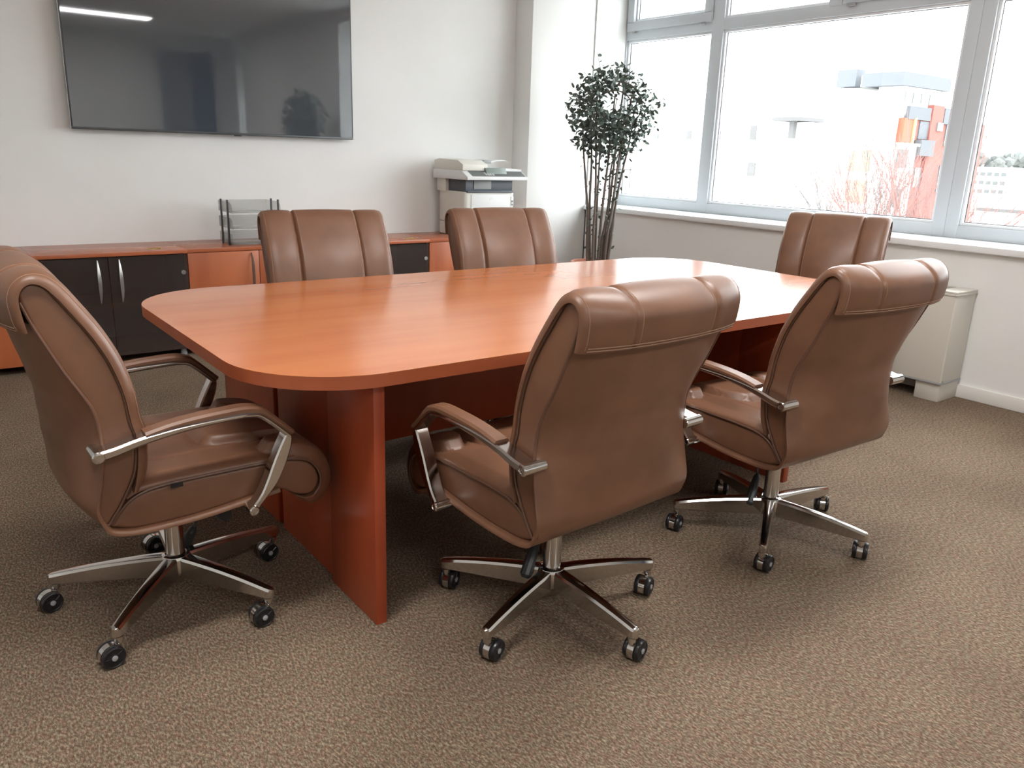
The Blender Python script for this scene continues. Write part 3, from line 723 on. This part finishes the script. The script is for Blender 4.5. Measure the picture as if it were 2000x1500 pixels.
proto = make_chair()
CH = [
 # x, y, theta(deg), base angle (world), caster trail angle (world, list), label, dz
 (0.521, 2.279, -89.5, -130.8, [190, 185, 188, 192, 195], 'brown leather chair at the left end of the table, seen from its side', 0),
 (1.397, 1.608, 3.2, -160, [20, 15, 205, 40, 30], 'brown leather chair in front, its back to the viewer, at the table middle', 0),
 (2.383, 1.565, -1.4, -147, [10, 25, 40, 30, 200], 'brown leather chair on the near side, furthest right, before the heater', 0),
 (1.523, 3.218, 172.2, -100, [30, 60, 200, 330, 20], 'brown leather chair on far side of the table, beside the letter tray', 0),
 (2.475, 3.171, 171.4, -80, [10, 70, 150, 300, 20], 'brown leather chair on far side of the table, in front of the printer', 0),
 (4.097, 2.562, 109.7, -60, [10, 70, 150, 300, 20], 'greyish brown leather chair at the far end of the table, under the window', 0.0),
]
roots = [proto] + [copy_tree(proto) for _ in CH[1:]]
for root, (x, y, th, ba, tr, lb, dz) in zip(roots, CH):
    root.location = (x, y, 0); root.rotation_euler = (0, 0, math.radians(th))
    tag(root, lb, 'chair', 'brown leather office chairs round the table')
    for c in root.children:
        if 'k' in c:
            k = c['k']; la = math.radians(ba-th+72*k)
            if c.name.startswith('leg'): c.rotation_euler = (0, 0, la)
            else:
                c.location = (0.326*math.cos(la), 0.326*math.sin(la), 0)
                c.rotation_euler = (0, 0, math.radians(tr[k]-th))
for o in D.objects:
    if 'k' in o: del o['k']

# ------------------------------------------------------------------ potted plant
PX, PY = 4.43, 4.70
PL = empty('potted_ficus', (PX, PY, 0)); tag(PL, 'tall thin stemmed leafy plant in terracotta pot by the window corner', 'plant')
bm = bmesh.new(); lathe(bm, [(0.15, 0.0), (0.165, 0.01), (0.205, 0.42), (0.232, 0.43), (0.235, 0.485), (0.212, 0.487), (0.205, 0.45), (0.205, 0.445)], 36, (0, 0, 0), cap=True)
pot = obj('pot', bm, POT, PL)
bm = bmesh.new(); lathe(bm, [(0.204, 0.435), (0.10, 0.452), (0.01, 0.458)], 24); obj('soil', bm, SOIL, PL)
hv = Vector((0.80, -0.60, 0)); dv = Vector((0.60, 0.80, 0))       # across and away, as the ring of stems stands
rnd = random.Random(11)
def pt(u, d, z): return hv*u + dv*d + Vector((0, 0, z))
stems = [(-0.10, 0.0, -0.20, 1.55), (-0.08, 0.03, -0.15, 1.75), (-0.06, -0.02, -0.10, 1.82), (-0.045, 0.02, -0.06, 1.45), (-0.02, 0, 0.03, 1.75),
         (0.00, 0.02, 0.06, 1.35), (0.03, -0.02, 0.13, 1.60), (0.04, 0.02, 0.17, 1.78), (0.05, 0.0, 0.20, 1.65), (0.02, 0.04, 0.11, 1.84)]
bm = bmesh.new(); tips = []
for (u0, d0, u1, z1) in stems:
    P = [pt(u0, d0, 0.44)]
    for k in range(1, 6):
        t = k/5; P.append(pt(u0+(u1-u0)*(t**1.3)+rnd.uniform(-.008, .008), d0+rnd.uniform(-.05, .05)*t, 0.44+(z1-0.44)*t))
    tube(bm, catmull(P, 3), [0.0125-0.007*i/15 for i in range(16)], 7); tips.append(P)
def ringp(a, ru, rz, cu=0.035, cz=1.665, d=0): return pt(cu+ru*math.cos(a), d, cz+rz*math.sin(a))
for (ru, rz, d) in ((0.125, 0.105, 0.0), (0.17, 0.15, 0.05), (0.20, 0.17, -0.05)):
    tube(bm, [ringp(2*PI*k/28, ru, rz, d=d) for k in range(29)], 0.005, 6)
tube(bm, [pt(-0.05, 0.02, 1.20), pt(0.22, 0.02, 1.20)], 0.0025, 5)
tube(bm, [pt(0.02, 0.0, 1.50), pt(0.05, 0.0, 1.72)], 0.003, 5)
twigs = []
for k in range(70):
    a = rnd.uniform(0, 2*PI); rr = rnd.uniform(0.16, 0.30); p = pt(0.03+rr*math.cos(a), rnd.uniform(-.15, .15), 1.62+rr*0.95*math.sin(a))
    q = p + (p-pt(0.03, 0, 1.60)).normalized()*rnd.uniform(0.04, 0.12)+Vector((0, 0, rnd.uniform(-0.02, 0.05)))
    tube(bm, [p, q], [0.0025, 0.0015], 4); twigs.append((p, q))
obj('stems', bm, STEM, PL)
bm = bmesh.new()
def leaf(bm, p, L_, W_):
    d = Vector((rnd.gauss(0, 1), rnd.gauss(0, 1), rnd.gauss(0, 0.8))).normalized(); s, u = frame_axes(d)
    a = rnd.uniform(0, PI); s2 = s*math.cos(a)+u*math.sin(a); u2 = d.cross(s2)
    b0 = bm.verts.new(p); m1 = bm.verts.new(p+d*L_*0.5-u2*W_*0.15); tp = bm.verts.new(p+d*L_)
    l1 = bm.verts.new(p+d*L_*0.28+s2*W_*0.45); l2 = bm.verts.new(p+d*L_*0.68+s2*W_*0.42); r1 = bm.verts.new(p+d*L_*0.28-s2*W_*0.45); r2 = bm.verts.new(p+d*L_*0.68-s2*W_*0.42)
    for f in ((b0, l1, m1), (l1, l2, m1), (l2, tp, m1), (b0, m1, r1), (r1, m1, r2), (r2, m1, tp)): bm.faces.new(f)
cnt = 0
while cnt < 1650:
    u = rnd.uniform(-0.36, 0.38); z = rnd.uniform(1.15, 1.98); d = rnd.uniform(-0.22, 0.22)
    e = ((u-0.01)/0.34)**2+((z-1.60)/0.36)**2+(d/0.26)**2
    if e > 1.0: continue
    if ((u-0.05)/0.125)**2+((z-1.70)/0.085)**2 < 1 and rnd.random() < 0.96: continue
    if z < 1.34 and rnd.random() < 0.35+0.5*(1.34-z)/0.2: continue
    if e > 0.62 and rnd.random() < 0.35: continue
    leaf(bm, pt(u, d, z), rnd.uniform(0.034, 0.056), rnd.uniform(0.020, 0.030)); cnt += 1
for p, q in twigs:
    for _ in range(3): leaf(bm, q.lerp(p, rnd.random()*0.6), rnd.uniform(0.03, 0.05), rnd.uniform(0.016, 0.026))
for P in tips:
    for _ in range(34):
        i = min(4, int(rnd.random()**0.7*5)); p = P[i].lerp(P[i+1], rnd.random()); leaf(bm, p+Vector((rnd.uniform(-.03, .03), rnd.uniform(-.03, .03), 0)), rnd.uniform(0.026, 0.044), 0.020)
lf = obj('leaves', bm, LEAF, PL, recalc=False); lf['kind'] = 'stuff'

P2 = copy_tree(PL); P2.location = (4.35, 0.85, 0); P2.rotation_euler = (0, 0, 2.1)  # second plant added to make the dark shape in the television reflection
tag(P2, 'leafy plant added as a stand-in for the dark shape reflected in the television, out of view at the right', 'plant')
# ------------------------------------------------------------------ ceiling lights: one reflected in the television, three more added as fill
for i, (x, y) in enumerate(((0.2, 1.4), (2.6, 1.4), (0.2, -1.6), (2.6, -1.6))):
    CLt = empty('ceiling_light', (x, y, ZC)); tag(CLt, ['rectangular ceiling light above the left end of the table, reflected in the television', 'unseen ceiling panel added as fill light above the right half of the table', 'unseen ceiling panel added as fill light behind the viewer on the left', 'unseen ceiling panel added as fill light behind the viewer on the right'][i], 'ceiling light', 'ceiling light panels')
    bm = bmesh.new(); box(bm, -0.62, 0.62, -0.16, -0.14, -0.05, 0); box(bm, -0.62, 0.62, 0.14, 0.16, -0.05, 0); box(bm, -0.62, -0.60, -0.14, 0.14, -0.05, 0); box(bm, 0.60, 0.62, -0.14, 0.14, -0.05, 0)
    obj('frame', bm, WHITE, CLt)
    bx('diffuser', -0.60, 0.60, -0.14, 0.14, -0.035, -0.025, mat('diffuser', (0.8, 0.8, 0.8), 0.5, emis=(1, 0.98, 0.95), emis_s=CEIL_LIGHT), CLt)

# ------------------------------------------------------------------ outside
OW = mat('render_white', (0.80, 0.80, 0.79), 0.9); OR = mat('render_red', (0.21, 0.062, 0.050), 0.9); OO = mat('render_orange', (0.24, 0.075, 0.042), 0.9)
OG = mat('roof_grey', (0.088, 0.094, 0.105), 0.8); OB = mat('balcony_grey', (0.078, 0.084, 0.093), 0.8); OWIN = mat('far_glass', (0.11, 0.13, 0.13), 0.3)
OY = mat('blind_yellow', (0.20, 0.185, 0.115), 0.8); OGR = mat('far_ground', (0.5, 0.49, 0.46), 0.95); OROOF = mat('far_roof', (0.10, 0.097, 0.097), 0.9); OWD = mat('far_window', (0.07, 0.075, 0.075), 0.5)
OBR = mat('branch_grey', (0.09, 0.082, 0.078), 0.9); ORB = mat('branch_red', (0.16, 0.088, 0.078), 0.9); OT = mat('far_foliage', (0.095, 0.10, 0.095), 0.9)
ZG = -9.0
struct(bx('ground', 6.0, 400, -200, 300, ZG-0.5, ZG, OGR))
# red and white apartment block
B1 = empty('apartment_block', (50, 27, ZG)); tag(B1, 'red and white apartment block with grey roof slabs seen through the large pane', 'building')
def wb(name, x0, x1, y0, y1, z0, z1, m, par=B1, o=(50, 27, ZG)):
    return bx(name, x0-o[0], x1-o[0], y0-o[1], y1-o[1], z0-o[2], z1-o[2], m, par)
wb('white_wing', 49.0, 54.0, 27.0, 31.7, ZG, 5.6, OW)
wb('roof_slab', 48.4, 54.2, 26.6, 29.2, 5.85, 6.6, OG)
wb('roof_slab', 49.6, 54.2, 29.2, 31.6, 5.95, 6.6, OW)
wb('roof_slab', 49.0, 54.2, 29.3, 31.6, 5.3, 6.9, OG) if False else None
wb('roof_terrace_frame', 49.0, 50.0, 30.0, 31.3, 5.95, 6.95, OG)
wb('penthouse', 49.2, 53.6, 26.9, 28.5, 4.75, 5.86, OW)
wb('white_parapet', 48.7, 49.1, 26.9, 31.7, ZG, 5.2, OW)
for x in (49.4, 50.3, 51.3, 52.3): wb('window', x, x+0.7, 26.83, 26.9, 4.95, 5.55, OWIN)
wb('red_wing', 50.2, 60.0, 26.7, 30.0, ZG, 4.10, OR)
wb('orange_wing', 49.3, 50.7, 26.6, 28.0, ZG, 4.05, OO)
wb('yellow_column', 50.35, 50.55, 26.5, 26.6, ZG, 4.1, mat('column_yellow', (0.40, 0.26, 0.12), 0.8))
wb('balcony_front', 49.6, 52.2, 26.55, 26.75, 4.0, 4.75, OB)
wb('red_tower', 52.3, 53.7, 26.5, 27.6, ZG, 4.95, OR)
wb('balcony_front', 53.8, 57.5, 26.5, 26.75, 3.9, 4.85, OB)
wb('recess', 51.2, 52.4, 26.62, 26.72, 2.9, 3.95, OG)
wb('balcony_front', 50.9, 52.6, 26.2, 26.62, 1.9, 2.85, OB)
wb('window', 53.0, 53.7, 26.42, 26.5, 3.45, 3.95, OWIN); wb('pane', 53.15, 53.5, 26.38, 26.42, 3.55, 3.85, OW)
wb('window', 54.6, 56.2, 26.62, 26.7, 2.6, 4.0, OWIN); wb('window', 54.6, 56.4, 26.62, 26.7, -0.3, 1.4, OWIN)
wb('window', 51.5, 52.3, 26.62, 26.7, 0.0, 1.2, OWIN)
# lower white house in front
B2 = empty('white_house', (32, 17, ZG)); tag(B2, 'low white house with yellow blinds in front of the apartment block', 'building'); o2 = (32, 17, ZG)
wb('wall', 32, 35.2, 18.3, 31.0, ZG, 2.1, OW, B2, o2); wb('roof', 31.9, 35.3, 18.2, 31.1, 2.1, 2.2, OW, B2, o2)
for (ya, yb, za, zb, m) in ((18.45, 19.35, 1.0, 1.85, OY), (18.45, 19.3, -0.25, 0.65, OY), (22.7, 23.0, -0.6, 0.4, OY), (24.0, 24.4, 0.6, 1.2, OROOF)):
    f_ = wb('window', 31.93, 32.0, ya, yb, za, zb, m, B2, o2)
for x, z in ((33.7, 1.2), (33.7, -0.4)): wb('window', x, x+0.8, 18.24, 18.3, z, z+0.75, OROOF, B2, o2)
B3 = empty('white_flats', (44, 34, ZG)); tag(B3, 'pale bleached flats behind the white house', 'building'); o3 = (44, 34, ZG)
wb('wall', 44, 52, 32.0, 50.0, ZG, 4.0, OW, B3, o3); wb('roof', 43.9, 52.1, 31.9, 50.1, 4.0, 4.15, OW, B3, o3)
wb('canopy', 41.6, 44.0, 28.6, 30.4, 3.55, 3.75, OROOF, B3, o3); wb('canopy_post', 42.0, 42.3, 29.2, 29.5, 2.6, 3.55, OROOF, B3, o3); wb('side_wall', 42.4, 48, 28.4, 32.0, ZG, 3.5, OW, B3, o3)
for y, z in ((33.2, 1.9), (36.0, 1.6), (38.5, 1.6), (41.5, 1.4), (44, -1.0), (47, -1.0)): wb('window', 43.92, 44.0, y, y+0.45, z, z+1.5, OROOF, B3, o3)
# far white office with three rows of windows
B4 = empty('office_building', (90, 38, ZG)); tag(B4, 'far white building with three rows of windows behind the right pane', 'building'); o4 = (90, 38, ZG)
wb('wall', 90, 98, 36.8, 40.6, ZG, 1.3, OW, B4, o4)
for r in range(3):
    for c in range(5): wb('window', 89.9, 90, 37.15+c*0.68, 37.60+c*0.68, 0.55-r*0.85, 0.92-r*0.85, OWD, B4, o4)
wb('roof', 89.9, 98.1, 36.7, 40.7, 1.3, 1.42, OW, B4, o4)
B5 = empty('warehouse', (70, 28, ZG)); tag(B5, 'long low building with a grey roof below the office building', 'building'); o5 = (70, 28, ZG)
wb('wall', 70, 80, 20, 30.4, ZG, -2.0, OW, B5, o5); wb('roof', 69.8, 80.2, 19.8, 30.6, -2.0, -1.75, OROOF, B5, o5)
def blob_tree(x, y, z, r, lb, n=26):
    t = empty('far_tree', (x, y, ZG)); tag(t, lb, 'tree', 'dark trees on the skyline'); rn = random.Random(int(x*7+y))
    bm = bmesh.new(); tube(bm, [(0, 0, 0), (0, 0, z-ZG)], [0.3, 0.15], 6); obj('trunk', bm, OBR, t)
    bm = bmesh.new()
    for _ in range(n):
        c = Vector((rn.gauss(0, r*0.4), rn.gauss(0, r*0.5), z-ZG+rn.gauss(0, r*0.25))); bmesh.ops.create_icosphere(bm, subdivisions=1, radius=r*rn.uniform(0.2, 0.4), matrix=Matrix.Translation(c))
    for v in bm.verts: v.co += Vector((rn.uniform(-.15, .15), rn.uniform(-.15, .15), rn.uniform(-.15, .15)))*r*0.3
    obj('crown', bm, OT, t)
for i, (x, y, z, r) in enumerate(((112, 52.0, 0.9, 2.0), (124, 53.5, 1.8, 2.2), (140, 56.5, 2.6, 2.6), (100, 35.0, 0.9, 1.6))):
    blob_tree(x, y, z, r, ['dark tree on the skyline left of the far office', 'second dark tree on the skyline over the far office', 'tallest dark tree on the skyline over the far office', 'dark tree on the skyline right of the far office'][i])
def bare_tree(x, y, h_, spread, m, lb, seed, n0=7, ztop=1.8):
    t = empty('bare_tree', (x, y, ZG)); tag(t, lb, 'tree', 'bare winter trees outside the window'); rn = random.Random(seed); bm = bmesh.new()
    def grow(p, d, L_, r, lev):
        q = p + d*L_; mid = p.lerp(q, 0.5)+Vector((rn.uniform(-1, 1), rn.uniform(-1, 1), 0))*L_*0.05
        tube(bm, [p, mid, q], [r, r*0.85, r*0.7], 4, False)
        if lev == 0: return
        for _ in range(3):
            d2 = (d + Vector((rn.gauss(0, 1), rn.gauss(0, 1), rn.gauss(0.45, 0.3)))*0.24).normalized()
            grow(p.lerp(q, rn.uniform(0.4, 1.0)), d2, L_*rn.uniform(0.62, 0.88), r*0.62, lev-1)
    base = Vector((0, 0, 0)); top_ = Vector((0, 0, h_*0.55)); tube(bm, [base, top_], [0.14, 0.09], 8)
    for k in range(n0):
        a = 2*PI*k/n0+rn.uniform(-.3, .3); d = Vector((math.cos(a)*spread, math.sin(a)*spread, 1)).normalized()
        grow(top_*rn.uniform(0.75, 1.0), d, h_*0.19, 0.032, 4)
    obj('branches', bm, m, t)
bare_tree(18.0, 9.3, 11.0, 0.34, ORB, 'reddish bare tree left of the wide window post', 3, 9)
bare_tree(25.0, 14.5, 11.3, 0.26, OBR, 'grey bare tree left of the reddish one', 5, 8)
bare_tree(29.0, 19.4, 8.6, 0.30, OBR, 'small grey bare tree nearest the white house', 9, 5)
bare_tree(12.6, 4.75, 9.2, 0.35, ORB, 'low bare tree behind the right pane', 12, 7)
